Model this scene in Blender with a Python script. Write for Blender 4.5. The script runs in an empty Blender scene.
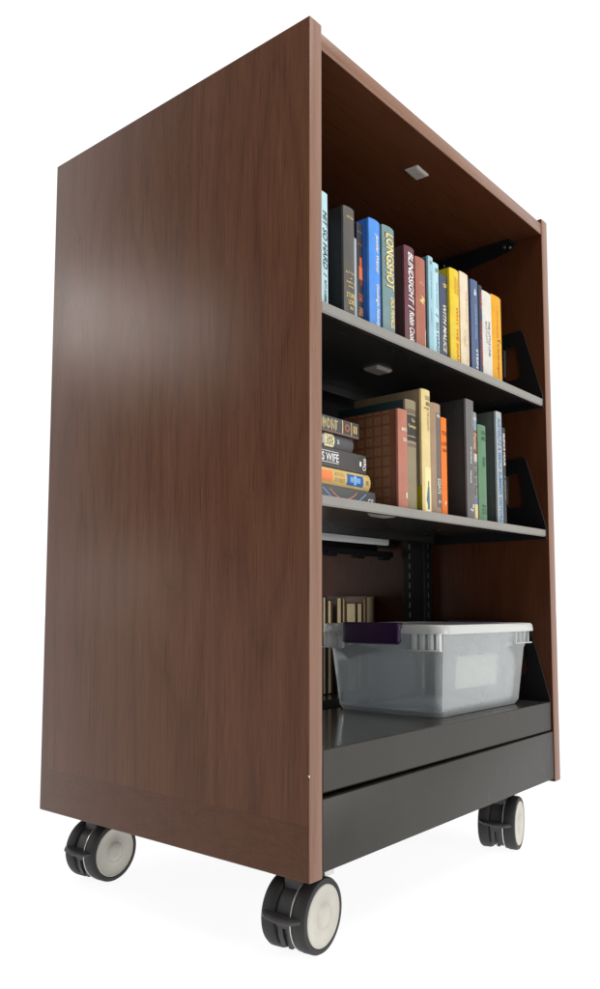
import bpy, bmesh, math, random
from mathutils import Vector, Matrix
random.seed(7)
sc = bpy.context.scene
COL = sc.collection

# ------------------------------------------------------------------ helpers
def lin(c):
    c /= 255.0
    return c/12.92 if c <= 0.04045 else ((c+0.055)/1.055)**2.4
def S(r, g, b, k=1.0):
    return (lin(r)*k, lin(g)*k, lin(b)*k)

def link(o, parent=None):
    COL.objects.link(o)
    if parent is not None:
        o.parent = parent
    return o
def mesh_obj(name, bm, mats, parent=None, smooth=False, loc=None):
    me = bpy.data.meshes.new(name)
    bmesh.ops.recalc_face_normals(bm, faces=bm.faces[:])
    bm.to_mesh(me); bm.free()
    if not isinstance(mats, (list, tuple)): mats = [mats]
    for m in mats: me.materials.append(m)
    if smooth:
        for p in me.polygons: p.use_smooth = True
        try: me.set_sharp_from_angle(angle=math.radians(smooth if smooth is not True else 35))
        except Exception: pass
    o = bpy.data.objects.new(name, me)
    if loc is not None: o.location = loc
    return link(o, parent)
def empty(name, loc, label=None, cat=None, group=None, rot=None):
    o = bpy.data.objects.new(name, None); COL.objects.link(o)
    o.location = loc; o.empty_display_size = 0.05
    if rot is not None: o.rotation_euler = rot
    if label: o['label'] = label
    if cat: o['category'] = cat
    if group: o['group'] = group
    return o
def box(bm, x0, x1, y0, y1, z0, z1, bev=0.0, seg=2):
    r = bmesh.ops.create_cube(bm, size=1.0)
    vs = r['verts']
    for v in vs:
        v.co = Vector(((x0+x1)/2+v.co.x*(x1-x0), (y0+y1)/2+v.co.y*(y1-y0), (z0+z1)/2+v.co.z*(z1-z0)))
    if bev > 0:
        es = list({e for v in vs for e in v.link_edges})
        bmesh.ops.bevel(bm, geom=es, offset=bev, segments=seg, profile=0.5, affect='EDGES')
def prism(bm, pts, axis, a, b):
    """polygon pts in the two other axes, extruded along axis from a to b"""
    def mk(u, v, w):
        return {'x': (w, u, v), 'y': (u, w, v), 'z': (u, v, w)}[axis]
    va = [bm.verts.new(mk(u, v, a)) for u, v in pts]
    vb = [bm.verts.new(mk(u, v, b)) for u, v in pts]
    n = len(pts)
    fs = [bm.faces.new(va), bm.faces.new(vb[::-1])]
    for i in range(n):
        fs.append(bm.faces.new((va[i], va[(i+1) % n], vb[(i+1) % n], vb[i])))
    return fs
def plate_with_hole(bm, outer, inner, x0, x1):
    """(y,z) outline with a hole, thickness along x"""
    edges = []
    for ring in (outer, inner):
        vs = [bm.verts.new((x0, u, v)) for u, v in ring]
        edges += [bm.edges.new((vs[i], vs[(i+1) % len(vs)])) for i in range(len(vs))]
    r = bmesh.ops.triangle_fill(bm, edges=edges, use_beauty=True, use_dissolve=False)
    faces = [g for g in r['geom'] if isinstance(g, bmesh.types.BMFace)]
    e = bmesh.ops.extrude_face_region(bm, geom=faces)
    for g in e['geom']:
        if isinstance(g, bmesh.types.BMVert): g.co.x = x1
def lathe(bm, prof, center, axis='y', n=64, closed=True):
    """prof: list of (axial, radius)"""
    rings = []
    for a, r in prof:
        ring = []
        for k in range(n):
            t = 2*math.pi*k/n
            if axis == 'y': p = (center[0]+r*math.cos(t), center[1]+a, center[2]+r*math.sin(t))
            else: p = (center[0]+r*math.cos(t), center[1]+r*math.sin(t), center[2]+a)
            ring.append(bm.verts.new(p))
        rings.append(ring)
    m = len(rings)
    for i in range(m if closed else m-1):
        A, B = rings[i], rings[(i+1) % m]
        for k in range(n):
            bm.faces.new((A[k], A[(k+1) % n], B[(k+1) % n], B[k]))
    return rings
def rrect(x0, x1, y0, y1, r, n=6):
    pts = []
    for cx, cy, a0 in ((x1-r, y1-r, 0), (x0+r, y1-r, 90), (x0+r, y0+r, 180), (x1-r, y0+r, 270)):
        for k in range(n+1):
            a = math.radians(a0+90*k/n)
            pts.append((cx+r*math.cos(a), cy+r*math.sin(a)))
    return pts
def loft(bm, loops, close_ring=False):
    """loops: lists of 3-D points, same length each"""
    R = [[bm.verts.new(p) for p in L] for L in loops]
    m = len(R); n = len(R[0])
    for i in range(m if close_ring else m-1):
        A, B = R[i], R[(i+1) % m]
        for k in range(n):
            bm.faces.new((A[k], A[(k+1) % n], B[(k+1) % n], B[k]))
    return R

# ------------------------------------------------------------------ materials
class NT:
    def __init__(s, name):
        s.m = bpy.data.materials.new(name); s.m.use_nodes = True
        s.t = s.m.node_tree; s.n = s.t.nodes; s.l = s.t.links
        s.b = s.n['Principled BSDF']; s.out = s.n['Material Output']
    def new(s, typ, **kw):
        nd = s.n.new(typ)
        for k, v in kw.items(): setattr(nd, k, v)
        return nd
    def link(s, a, b): s.l.new(a, b)
    def coord(s, scale=(1, 1, 1), rot=(0, 0, 0), loc=(0, 0, 0)):
        tc = s.new('ShaderNodeTexCoord'); mp = s.new('ShaderNodeMapping')
        mp.inputs['Scale'].default_value = scale; mp.inputs['Rotation'].default_value = rot
        mp.inputs['Location'].default_value = loc
        s.link(tc.outputs['Object'], mp.inputs['Vector']); return mp.outputs['Vector']
    def noise(s, vec, scale=5, detail=4, rough=0.5, dist=0.0):
        nd = s.new('ShaderNodeTexNoise'); s.link(vec, nd.inputs['Vector'])
        nd.inputs['Scale'].default_value = scale; nd.inputs['Detail'].default_value = detail
        nd.inputs['Roughness'].default_value = rough; nd.inputs['Distortion'].default_value = dist
        return nd.outputs['Fac']
    def math(s, op, a, b=None, c=None):
        nd = s.new('ShaderNodeMath', operation=op)
        for i, v in enumerate((a, b, c)):
            if v is None: continue
            if isinstance(v, (int, float)): nd.inputs[i].default_value = v
            else: s.link(v, nd.inputs[i])
        return nd.outputs[0]
    def ramp(s, fac, stops):
        nd = s.new('ShaderNodeValToRGB'); s.link(fac, nd.inputs['Fac'])
        e = nd.color_ramp.elements
        while len(e) < len(stops): e.new(0.5)
        for el, (p, c) in zip(e, stops):
            el.position = p; el.color = (*c, 1) if len(c) == 3 else c
        return nd.outputs['Color']
    def mix(s, fac, a, b, blend='MIX'):
        nd = s.new('ShaderNodeMix', data_type='RGBA', blend_type=blend)
        if isinstance(fac, (int, float)): nd.inputs[0].default_value = fac
        else: s.link(fac, nd.inputs[0])
        for i, v in ((6, a), (7, b)):
            if isinstance(v, tuple): nd.inputs[i].default_value = (*v, 1)
            else: s.link(v, nd.inputs[i])
        return nd.outputs[2]
    def bump(s, h, strength=0.1, dist=0.001):
        nd = s.new('ShaderNodeBump'); nd.inputs['Strength'].default_value = strength
        nd.inputs['Distance'].default_value = dist
        s.link(h, nd.inputs['Height']); s.link(nd.outputs['Normal'], s.b.inputs['Normal'])

_cache = {}
def paint(name, col, rough=0.45, var=0.08, spec=0.5, bump=0.0, bscale=900, metal=0.0, vscale=14, coat=0.0):
    key = (name, col, rough, var, spec, bump)
    if key in _cache: return _cache[key]
    t = NT(name)
    v = t.coord()
    f = t.noise(v, vscale, 5, 0.6)
    lo = tuple(c*(1-var) for c in col); hi = tuple(min(1, c*(1+var)) for c in col)
    t.link(t.ramp(f, [(0.3, lo), (0.7, hi)]), t.b.inputs['Base Color'])
    r = t.noise(v, vscale*2.3, 4, 0.6)
    t.link(t.math('MULTIPLY_ADD', r, 0.16, rough-0.08), t.b.inputs['Roughness'])
    t.b.inputs['Specular IOR Level'].default_value = spec
    t.b.inputs['Metallic'].default_value = metal
    if coat:
        t.b.inputs['Coat Weight'].default_value = coat; t.b.inputs['Coat Roughness'].default_value = 0.15
    if bump:
        t.bump(t.noise(v, bscale, 2, 0.5), bump, 0.0006)
    _cache[key] = t.m
    return t.m

def wood_mat(name, axes, dark, mid, light, seam=False, contrast=1.0, spec=0.20):
    """cherry-stained veneer; axes = (across index scale vector) grain runs along object z or x"""
    t = NT(name)
    def grain(sc_big, sc_fine, sc_fib, off):
        vb = t.coord(sc_big, loc=off)
        n = t.noise(vb, 1.0, 2.0, 0.45, 0.15)
        rings = t.math('PINGPONG', t.math('MULTIPLY', n, 9.0), 0.5)
        rings = t.math('MULTIPLY', rings, 2.0)                       # contour lines = cathedral figure
        rings = t.math('POWER', rings, 0.35)
        vf = t.coord(sc_fine, loc=off)
        fine = t.noise(vf, 1.0, 6.0, 0.65, 0.2)
        vfi = t.coord(sc_fib, loc=off)
        fib = t.noise(vfi, 1.0, 3.0, 0.7)
        return rings, fine, fib
    a = axes
    if a == 'z':
        big, fin, fb = (5.5, 5.5, 0.85), (120, 120, 2.6), (480, 480, 14)
    elif a == 'x':
        big, fin, fb = (0.85, 5.5, 5.5), (2.2, 55, 55), (9, 420, 420)
    else:
        big, fin, fb = (5.5, 0.85, 5.5), (55, 2.2, 55), (420, 9, 420)
    r, f, fi = grain(big, fin, fb, (3.1, 1.7, 0.4))
    if seam:
        r2, f2, fi2 = grain((4.0, 4.5, 13.0), (7, 9, 75), (60, 60, 420), (9.1, 5.7, 2.4))
        tc = t.new('ShaderNodeTexCoord'); sp = t.new('ShaderNodeSeparateXYZ')
        t.link(tc.outputs['Object'], sp.inputs[0])
        below = t.math('LESS_THAN', sp.outputs['Z'], 0.0875)
        def sel(p, q):
            return t.math('ADD', t.math('MULTIPLY', q, below), t.math('MULTIPLY', p, t.math('SUBTRACT', 1.0, below)))
        r, f, fi = sel(r, r2), sel(f, f2), sel(fi, fi2)
        line = t.math('LESS_THAN', t.math('ABSOLUTE', t.math('SUBTRACT', sp.outputs['Z'], 0.0878)), 0.0006)
    val = t.math('MULTIPLY_ADD', r, 0.22*contrast, t.math('MULTIPLY_ADD', f, 0.36*contrast, t.math('MULTIPLY', fi, 0.70*contrast)))
    wide = t.noise(t.coord((1.6, 1.6, 0.7)), 2.2, 3, 0.5)
    val = t.math('ADD', val, t.math('MULTIPLY', t.math('SUBTRACT', wide, 0.5), 0.28))
    mean = (0.22*0.76+0.36*0.5+0.70*0.5)*contrast
    fac = t.math('ADD', t.math('SUBTRACT', val, mean), 0.5)
    col = t.ramp(fac, [(0.22, dark), (0.5, mid), (0.80, light)])
    ps = {'z': ((230, 230, 7.0), (150, 150, 3.2)), 'x': ((7.0, 230, 230), (3.2, 150, 150))}[a]
    p1 = t.noise(t.coord(ps[0], loc=(2.2, 0.3, 5.1)), 1.0, 2, 0.5)
    p2 = t.noise(t.coord(ps[1], loc=(7.2, 3.3, 1.1)), 1.0, 3, 0.6)
    p3 = t.noise(t.coord(ps[0], loc=(0.7, 8.1, 3.9)), 1.0, 2, 0.5)
    sm_ = lambda v, a_, b_: t.math('MINIMUM', t.math('MAXIMUM', t.math('DIVIDE', t.math('SUBTRACT', v, a_), b_-a_), 0.0), 1.0)
    pore = t.math('MULTIPLY', t.math('MAXIMUM', sm_(p1, 0.60, 0.72), t.math('MULTIPLY', sm_(p2, 0.62, 0.74), 0.8)), 0.55*contrast)
    fleck = t.math('MULTIPLY', sm_(p3, 0.64, 0.76), 0.36*contrast)
    col = t.mix(pore, col, tuple(c*0.62 for c in dark))
    col = t.mix(fleck, col, tuple(min(1, c*1.25) for c in light))
    if seam:
        col = t.mix(t.math('MULTIPLY', below, 0.45), col, tuple(c*0.72 for c in mid), 'MIX')
        col = t.mix(t.math('MULTIPLY', line, 0.6), col, dark)
    t.link(col, t.b.inputs['Base Color'])
    sm = t.noise(t.coord((1, 1, 1)), 3.0, 5, 0.6)
    t.link(t.math('ADD', t.math('MULTIPLY_ADD', sm, 0.14, 0.15), t.math('MULTIPLY', fi, 0.16)), t.b.inputs['Roughness'])
    t.b.inputs['Specular IOR Level'].default_value = spec
    h = t.math('ADD', t.math('MULTIPLY', fi, 0.6), t.math('MULTIPLY', f, 0.4))
    t.bump(h, 0.10, 0.0006)
    return t.m

WD, WM, WL = (0.064, 0.0205, 0.0085), (0.103, 0.0375, 0.0160), (0.145, 0.0590, 0.0285)
M = {}
M['wood_side'] = wood_mat('cherry_veneer_side', 'z', WD, WM, WL, seam=True)
shade_ = lambda c: (c[0]*0.50, c[1]*0.43, c[2]*0.42)  # same veneer darkened: interior shade is put into the colour
M['wood_panel_shaded'] = wood_mat('cherry_veneer_panel_shaded', 'z', shade_(WD), shade_(WM), shade_(WL), spec=0.10, contrast=0.6)
M['wood_top_shaded'] = wood_mat('cherry_veneer_top_shaded', 'x', shade_(WD), shade_(WM), shade_(WL), spec=0.12, contrast=0.5)
M['edge_band_lit'] = wood_mat('cherry_edge_band_lit', 'z', (0.165, 0.083, 0.054), (0.215, 0.114, 0.076), (0.260, 0.146, 0.101), contrast=0.7, spec=0.35)  # same wood made paler, the front reflection is in the base colour
M['edge_band_lit_x'] = wood_mat('cherry_edge_band_top_lit', 'x', (0.165, 0.083, 0.054), (0.215, 0.114, 0.076), (0.260, 0.146, 0.101), contrast=0.7, spec=0.35)
def steel_mat():
    t = NT('painted_steel_shaded')
    v = t.coord()
    big = t.noise(v, 6, 5, 0.6, 0.4)
    sm = t.noise(t.coord((1, 1, 0.35)), 38, 5, 0.7, 0.6)
    smudge = t.math('MULTIPLY', t.math('SMOOTH_MIN', t.math('MULTIPLY', t.math('MAXIMUM', t.math('SUBTRACT', sm, 0.56), 0.0), 5.0), 1.0, 0.2), 0.5)
    scr = t.noise(t.coord((6, 6, 260)), 1.6, 2, 0.8, 0.1)
    scr = t.math('MULTIPLY', t.math('GREATER_THAN', scr, 0.735), 0.35)
    c = t.ramp(big, [(0.3, (0.024, 0.0214, 0.0180)), (0.7, (0.034, 0.0305, 0.0258))])
    c = t.mix(smudge, c, (0.018, 0.0165, 0.015))
    c = t.mix(scr, c, (0.070, 0.065, 0.058))
    t.link(c, t.b.inputs['Base Color'])
    t.link(t.math('MULTIPLY_ADD', smudge, -0.25, t.math('MULTIPLY_ADD', big, 0.12, 0.38)), t.b.inputs['Roughness'])
    t.b.inputs['Specular IOR Level'].default_value = 0.38
    t.bump(t.noise(v, 1100, 3, 0.6), 0.12, 0.0006)
    return t.m
M['steel'] = steel_mat()  # same paint as the lips, darker copy for the less lit base
M['steel_lip_lit'] = paint('painted_steel_lip_lit', (0.23, 0.217, 0.198), 0.38, 0.06, 0.5, 0.05, 1400)  # lighter copy of the base steel paint, light on the lips painted in
M['steel_black'] = paint('black_painted_steel', (0.0075, 0.0075, 0.008), 0.50, 0.12, 0.10, 0.05, 1400)
M['steel_gloss'] = paint('glossy_charcoal_deck', (0.045, 0.0415, 0.037), 0.15, 0.10, 0.6)
M['slot'] = paint('slot_edge_glint', (0.06, 0.06, 0.06), 0.35, 0.2, 0.6)  # paler grey paints in the light caught along slot edges
M['strip_pale'] = paint('pale_plastic_strip', (0.78, 0.80, 0.80), 0.3, 0.05)
M['pad'] = paint('grey_ribbed_plastic', (0.34, 0.31, 0.29), 0.45, 0.06)
M['screw'] = paint('bright_screw_metal', (0.75, 0.75, 0.73), 0.3, 0.05, 0.5, metal=1.0)
M['rubber'] = paint('dark_grey_rubber', (0.030, 0.029, 0.029), 0.62, 0.15, 0.35, 0.10, 500)
M['cplastic'] = paint('dark_grey_caster_plastic', (0.045, 0.043, 0.043), 0.48, 0.12, 0.45, 0.06, 700)
M['disc'] = paint('off_white_wheel_cover', (0.52, 0.50, 0.44), 0.40, 0.09, 0.4)
M['stem'] = paint('zinc_plate', (0.70, 0.69, 0.66), 0.30, 0.05, 0.5, metal=0.6)
M['purple'] = paint('purple_latch_plastic', (0.026, 0.007, 0.046), 0.34, 0.10, 0.5)
M['card'] = paint('cream_paper', (0.66, 0.63, 0.50), 0.7, 0.05, 0.2)
M['chip'] = paint('raw_chip', (0.75, 0.68, 0.6), 0.7, 0.1, 0.2)

def plastic(name, tint, milk, mixf, rough):
    t = NT(name)
    tr = t.new('ShaderNodeBsdfTransparent'); tr.inputs[0].default_value = (*tint, 1)
    df = t.new('ShaderNodeBsdfDiffuse'); df.inputs[0].default_value = (*milk, 1)
    tl = t.new('ShaderNodeBsdfTranslucent'); tl.inputs[0].default_value = (*milk, 1)
    gl = t.new('ShaderNodeBsdfGlossy'); gl.inputs['Roughness'].default_value = rough
    m1 = t.new('ShaderNodeMixShader'); m1.inputs[0].default_value = 0.30
    t.link(df.outputs[0], m1.inputs[1]); t.link(tl.outputs[0], m1.inputs[2])
    nz = t.noise(t.coord((1, 1, 1)), 18, 4, 0.6)
    lw = t.new('ShaderNodeLayerWeight'); lw.inputs['Blend'].default_value = 0.5
    cosn = t.math('MAXIMUM', t.math('SUBTRACT', 1.0, lw.outputs['Facing']), 0.18)
    clear = t.math('POWER', t.math('MULTIPLY_ADD', nz, -0.06, 1.0-mixf+0.03), t.math('DIVIDE', 1.0, cosn))
    m2 = t.new('ShaderNodeMixShader'); t.link(t.math('SUBTRACT', 1.0, clear), m2.inputs[0])
    t.link(tr.outputs[0], m2.inputs[1]); t.link(m1.outputs[0], m2.inputs[2])
    fr = t.new('ShaderNodeFresnel'); fr.inputs[0].default_value = 1.45
    m3 = t.new('ShaderNodeMixShader'); t.link(t.math('MULTIPLY', fr.outputs[0], 0.7), m3.inputs[0])
    t.link(m2.outputs[0], m3.inputs[1]); t.link(gl.outputs[0], m3.inputs[2])
    t.link(m3.outputs[0], t.out.inputs['Surface'])
    return t.m
M['tub'] = plastic('milky_clear_plastic', (0.90, 0.93, 0.95), (0.95, 0.97, 0.975), 0.13, 0.06)
M['lid'] = plastic('milky_lid_plastic', (0.9, 0.92, 0.93), (0.90, 0.90, 0.875), 0.40, 0.15)

def page_mat():
    t = NT('aged_paper_pages')
    n = t.noise(t.coord((1400, 8, 8)), 1.0, 2, 0.6)
    w = t.noise(t.coord((1, 1, 1)), 12, 3, 0.5)
    c = t.ramp(n, [(0.3, (0.50, 0.41, 0.23)), (0.7, (0.80, 0.68, 0.43))])
    c = t.mix(t.math('MULTIPLY', w, 0.4), c, (0.68, 0.55, 0.32))
    t.link(c, t.b.inputs['Base Color']); t.b.inputs['Roughness'].default_value = 0.85
    t.b.inputs['Specular IOR Level'].default_value = 0.15
    t.bump(n, 0.25, 0.0008)
    return t.m
M['pages'] = page_mat()
def grid_cover(name):
    """red-brown cloth cover with rows of small dark squares framed in dull gold"""
    t = NT(name)
    tc = t.new('ShaderNodeTexCoord'); sp = t.new('ShaderNodeSeparateXYZ'); t.link(tc.outputs['Object'], sp.inputs[0])
    def cell(sock, size, off=0.0):
        return t.math('ABSOLUTE', t.math('SUBTRACT', t.math('FRACT', t.math('DIVIDE', t.math('ADD', sock, off), size)), 0.5))
    cy = cell(sp.outputs['Y'], 0.0205); cz = cell(sp.outputs['Z'], 0.0205)
    mx = t.math('MAXIMUM', cy, cz)
    inside = t.math('LESS_THAN', mx, 0.37)
    nz = t.noise(t.coord((1, 1, 1)), 420, 3, 0.7)
    ornament = t.math('MULTIPLY', inside, t.math('GREATER_THAN', nz, 0.5))
    frame = t.math('MULTIPLY', inside, t.math('GREATER_THAN', mx, 0.30))
    base = t.ramp(t.noise(t.coord(), 30, 4, 0.6), [(0.3, (0.095, 0.026, 0.012)), (0.7, (0.140, 0.042, 0.019))])
    border = t.math('LESS_THAN', sp.outputs['Y'], 0.022)
    c = t.mix(t.math('MULTIPLY', inside, 0.85), base, (0.165, 0.090, 0.042))
    c = t.mix(t.math('MULTIPLY', ornament, 0.55), c, (0.065, 0.036, 0.016))
    c = t.mix(t.math('MULTIPLY', frame, 0.45), c, (0.16, 0.095, 0.035))
    c = t.mix(border, c, base)
    t.link(c, t.b.inputs['Base Color']); t.b.inputs['Roughness'].default_value = 0.5
    return t.m
M['grid'] = grid_cover('gilt_grid_book_cloth')

def cloth(col, rough=0.5):
    col = tuple(c*0.88 for c in col)
    t_key = ('cover', col, rough)
    if t_key in _cache: return _cache[t_key]
    t = NT('book_cover')
    v = t.coord()
    f = t.noise(v, 25, 5, 0.65)
    lo = tuple(c*0.88 for c in col); hi = tuple(min(1, c*1.10) for c in col)
    c = t.ramp(f, [(0.3, lo), (0.7, hi)])
    sc_ = t.noise(t.coord((1, 1, 0.25)), 160, 3, 0.75)
    c = t.mix(t.math('MULTIPLY', t.math('GREATER_THAN', sc_, 0.70), 0.25), c, tuple(min(1, x*0.5+0.18) for x in col))
    t.link(c, t.b.inputs['Base Color'])
    t.link(t.math('MULTIPLY_ADD', f, 0.2, rough-0.1), t.b.inputs['Roughness'])
    t.b.inputs['Specular IOR Level'].default_value = 0.4
    t.bump(t.noise(v, 1500, 2, 0.6), 0.08, 0.0004)
    _cache[t_key] = t.m
    return t.m
def ink(col):
    return paint('ink', col, 0.45, 0.06, 0.3)

# ------------------------------------------------------------------ lettering
def text_bm(s):
    cu = bpy.data.curves.new('t', 'FONT'); cu.body = s; cu.size = 1.0; cu.resolution_u = 3; cu.offset = 0.014
    o = bpy.data.objects.new('t', cu); COL.objects.link(o)
    dg = bpy.context.evaluated_depsgraph_get(); dg.update()
    me = bpy.data.meshes.new_from_object(o.evaluated_get(dg))
    bm = bmesh.new(); bm.from_mesh(me)
    bpy.data.objects.remove(o); bpy.data.curves.remove(cu); bpy.data.meshes.remove(me)
    return bm

# ------------------------------------------------------------------ camera (cropped photo: principal point off centre)
CAM = Vector((-0.98357, -0.84155, 0.43278)); YAW, PIT, ROLL, F = 0.899919, 0.083581, -0.002809, 804.289
fw = Vector((math.sin(YAW)*math.cos(PIT), math.cos(YAW)*math.cos(PIT), math.sin(PIT)))
rt = Vector((math.cos(YAW), -math.sin(YAW), 0)); up = rt.cross(fw)
r2 = rt*math.cos(ROLL)+up*math.sin(ROLL); u2 = up*math.cos(ROLL)-rt*math.sin(ROLL)
cd = bpy.data.cameras.new('camera'); cam = bpy.data.objects.new('camera', cd); COL.objects.link(cam)
cam.matrix_world = Matrix(((r2.x, u2.x, -fw.x, CAM.x), (r2.y, u2.y, -fw.y, CAM.y), (r2.z, u2.z, -fw.z, CAM.z), (0, 0, 0, 1)))
cd.sensor_fit = 'HORIZONTAL'; cd.sensor_width = 36; cd.lens = F/600*36
cd.shift_x = -39.2/600; cd.shift_y = 44.3/600
cd.clip_start = 0.05; cd.clip_end = 200
sc.camera = cam

# ------------------------------------------------------------------ floor and world
FLOOR = -0.1390
t = NT('added_translucent_sheet')  # added sheet that passes world light up from below to whiten the ground
df = t.new('ShaderNodeBsdfDiffuse'); tl = t.new('ShaderNodeBsdfTranslucent'); mx = t.new('ShaderNodeMixShader')
nz = t.noise(t.coord(), 2, 2, 0.5)
wc = t.ramp(nz, [(0.3, (0.94, 0.94, 0.94)), (0.7, (0.96, 0.96, 0.96))])
t.link(wc, df.inputs[0]); t.link(wc, tl.inputs[0]); mx.inputs[0].default_value = 0.75
t.link(df.outputs[0], mx.inputs[1]); t.link(tl.outputs[0], mx.inputs[2]); t.link(mx.outputs[0], t.out.inputs['Surface'])
bm = bmesh.new()
vs = [bm.verts.new((x, y, FLOOR)) for x, y in ((-40, -40), (40, -40), (40, 40), (-40, 40))]
bm.faces.new(vs)
fl = mesh_obj('added_floor', bm, t.m); fl['kind'] = 'structure'; fl['label'] = 'added white translucent floor sheet under the cart, lit through from below'

w = bpy.data.worlds.new('World'); sc.world = w; w.use_nodes = True
wn, wl = w.node_tree.nodes, w.node_tree.links
bg = wn['Background']
tc = wn.new('ShaderNodeTexCoord'); dp = wn.new('ShaderNodeVectorMath'); dp.operation = 'DOT_PRODUCT'
wl.new(tc.outputs['Generated'], dp.inputs[0]); dp.inputs[1].default_value = (0.783, 0.622, 0.0)
mr = wn.new('ShaderNodeMapRange'); mr.interpolation_type = 'SMOOTHSTEP'
mr.inputs[1].default_value = 0.0; mr.inputs[2].default_value = 0.50
mr.inputs[3].default_value = 0.33; mr.inputs[4].default_value = 1.08
wl.new(dp.outputs['Value'], mr.inputs[0])
sx = wn.new('ShaderNodeSeparateXYZ'); wl.new(tc.outputs['Generated'], sx.inputs[0])
lt = wn.new('ShaderNodeMath'); lt.operation = 'LESS_THAN'; wl.new(sx.outputs['Z'], lt.inputs[0]); lt.inputs[1].default_value = 0.0
mm = wn.new('ShaderNodeMix'); mm.data_type = 'FLOAT'
wl.new(lt.outputs[0], mm.inputs[0]); wl.new(mr.outputs[0], mm.inputs[2]); mm.inputs[3].default_value = 1.28  # lower half brightened to shine up through the floor sheet
wl.new(mm.outputs[0], bg.inputs['Strength']); bg.inputs['Color'].default_value = (1, 1, 1, 1)

def area(name, loc, target, sx_, sy_, power, col=(1, 1, 1)):
    ld = bpy.data.lights.new(name, 'AREA'); ld.shape = 'RECTANGLE'; ld.size = sx_; ld.size_y = sy_
    ld.energy = power; ld.color = col
    o = bpy.data.objects.new(name, ld); COL.objects.link(o); o.location = loc
    o.rotation_euler = (Vector(target)-Vector(loc)).to_track_quat('-Z', 'Y').to_euler()
    return o
area('key_softbox', (1.5, -5.8, 1.4), (0.5, 0.2, 0.5), 4.2, 2.6, 205, (1.0, 0.985, 0.96))
area('overhead_softbox', (0.4, -1.6, 4.2), (0.45, 0.1, 1.0), 2.6, 2.0, 75, (1.0, 0.985, 0.96))
area('window_band', (-3.0, 4.75, 3.15), (0, 0.5, 1.1), 3.4, 0.80, 49, (1.0, 0.97, 0.93))
area('lower_band', (-3.0, 4.8, 0.45), (0, 0.5, 0.4), 2.2, 0.6, 7, (1.0, 0.97, 0.93))

# ------------------------------------------------------------------ the cart
W, D, T, H = 0.9622, 0.7628, 0.0327, 1.440
cart = empty('bookcase_cart', (0, 0, FLOOR), 'tall cherry wood double-sided bookcase cart with grey steel shelves on four twin-wheel casters', 'bookcase')
OFF = Vector((0, 0, -FLOOR))
def part(name, bm, mats, parent=None, smooth=False):
    """part of the cart, modelled in world coordinates"""
    p = parent or cart
    o = mesh_obj(name, bm, mats, p, smooth)
    if p is cart: o.location = OFF
    return o
# side panels: veneer faces with an edge band lightened for the reflection on the front
def side_panel(x0, x1, mat):
    bm = bmesh.new()
    box(bm, x0, x1, 0, D, 0, H, 0.0028, 3)
    for f in bm.faces:
        if f.normal.y < -0.9 or f.normal.y > 0.9: f.material_index = 1
    bm.normal_update()
    for f in bm.faces:
        c = f.calc_center_median()
        f.material_index = 1 if (c.y < 0.0020 or c.y > D-0.0020) else 0
    return part('side_panel', bm, [mat, M['edge_band_lit']], smooth=True)
pl = side_panel(0, T, M['wood_side'])
pr = side_panel(W-T, W, M['wood_panel_shaded'])
# small white chip on the front left edge
bm = bmesh.new()
prism(bm, [(-0.0002, 0.1630), (0.0022, 0.1645), (0.0030, 0.1665), (0.0012, 0.1668), (-0.0002, 0.1648)], 'x', -0.0004, 0.0006)
part('edge_chip', bm, M['chip'], pl)
# top board with a front edge band and a thin recess behind it
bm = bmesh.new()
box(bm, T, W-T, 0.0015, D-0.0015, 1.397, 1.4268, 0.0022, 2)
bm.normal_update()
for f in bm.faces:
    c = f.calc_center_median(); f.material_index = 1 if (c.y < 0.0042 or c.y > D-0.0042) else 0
topb = part('top_board', bm, [M['wood_top_shaded'], M['edge_band_lit_x']], smooth=True)

def pad(parent, cx, cy, z, sx_, sy_, ang, h=0.006):
    """little ribbed square pad screwed under a shelf"""
    bm = bmesh.new()
    R = Matrix.Rotation(ang, 3, 'Z')
    def P(x, y, zz): 
        v = R @ Vector((x, y, 0)); return (cx+v.x, cy+v.y, zz)
    top = [P(x, y, z) for x, y in rrect(-sx_/2, sx_/2, -sy_/2, sy_/2, 0.003, 3)]
    mid = [P(x, y, z-h*0.4) for x, y in rrect(-sx_/2, sx_/2, -sy_/2, sy_/2, 0.003, 3)]
    low = [P(x, y, z-h) for x, y in rrect(-sx_/2+.004, sx_/2-.004, -sy_/2+.004, sy_/2-.004, 0.002, 3)]
    Rr = loft(bm, [top, mid, low]); bm.faces.new(Rr[-1])
    n = 7
    for i in range(n):
        x = -sx_/2+.006+(sx_-.012)*(i+.5)/n; wv = (sx_-.012)/n*0.3
        q = [P(x-wv, -sy_/2+.006, z-h-.0008), P(x+wv, -sy_/2+.006, z-h-.0008), P(x+wv, sy_/2-.006, z-h-.0008), P(x-wv, sy_/2-.006, z-h-.0008)]
        qb = [(a, b, c+.0012) for a, b, c in q]
        loft(bm, [q, qb]); bm.faces.new([bm.verts.new(p) for p in q])
    return part('under_pad', bm, M['pad'], parent)
pad(topb, 0.472, 0.090, 1.397, 0.052, 0.034, 0.05, 0.004)

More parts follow.
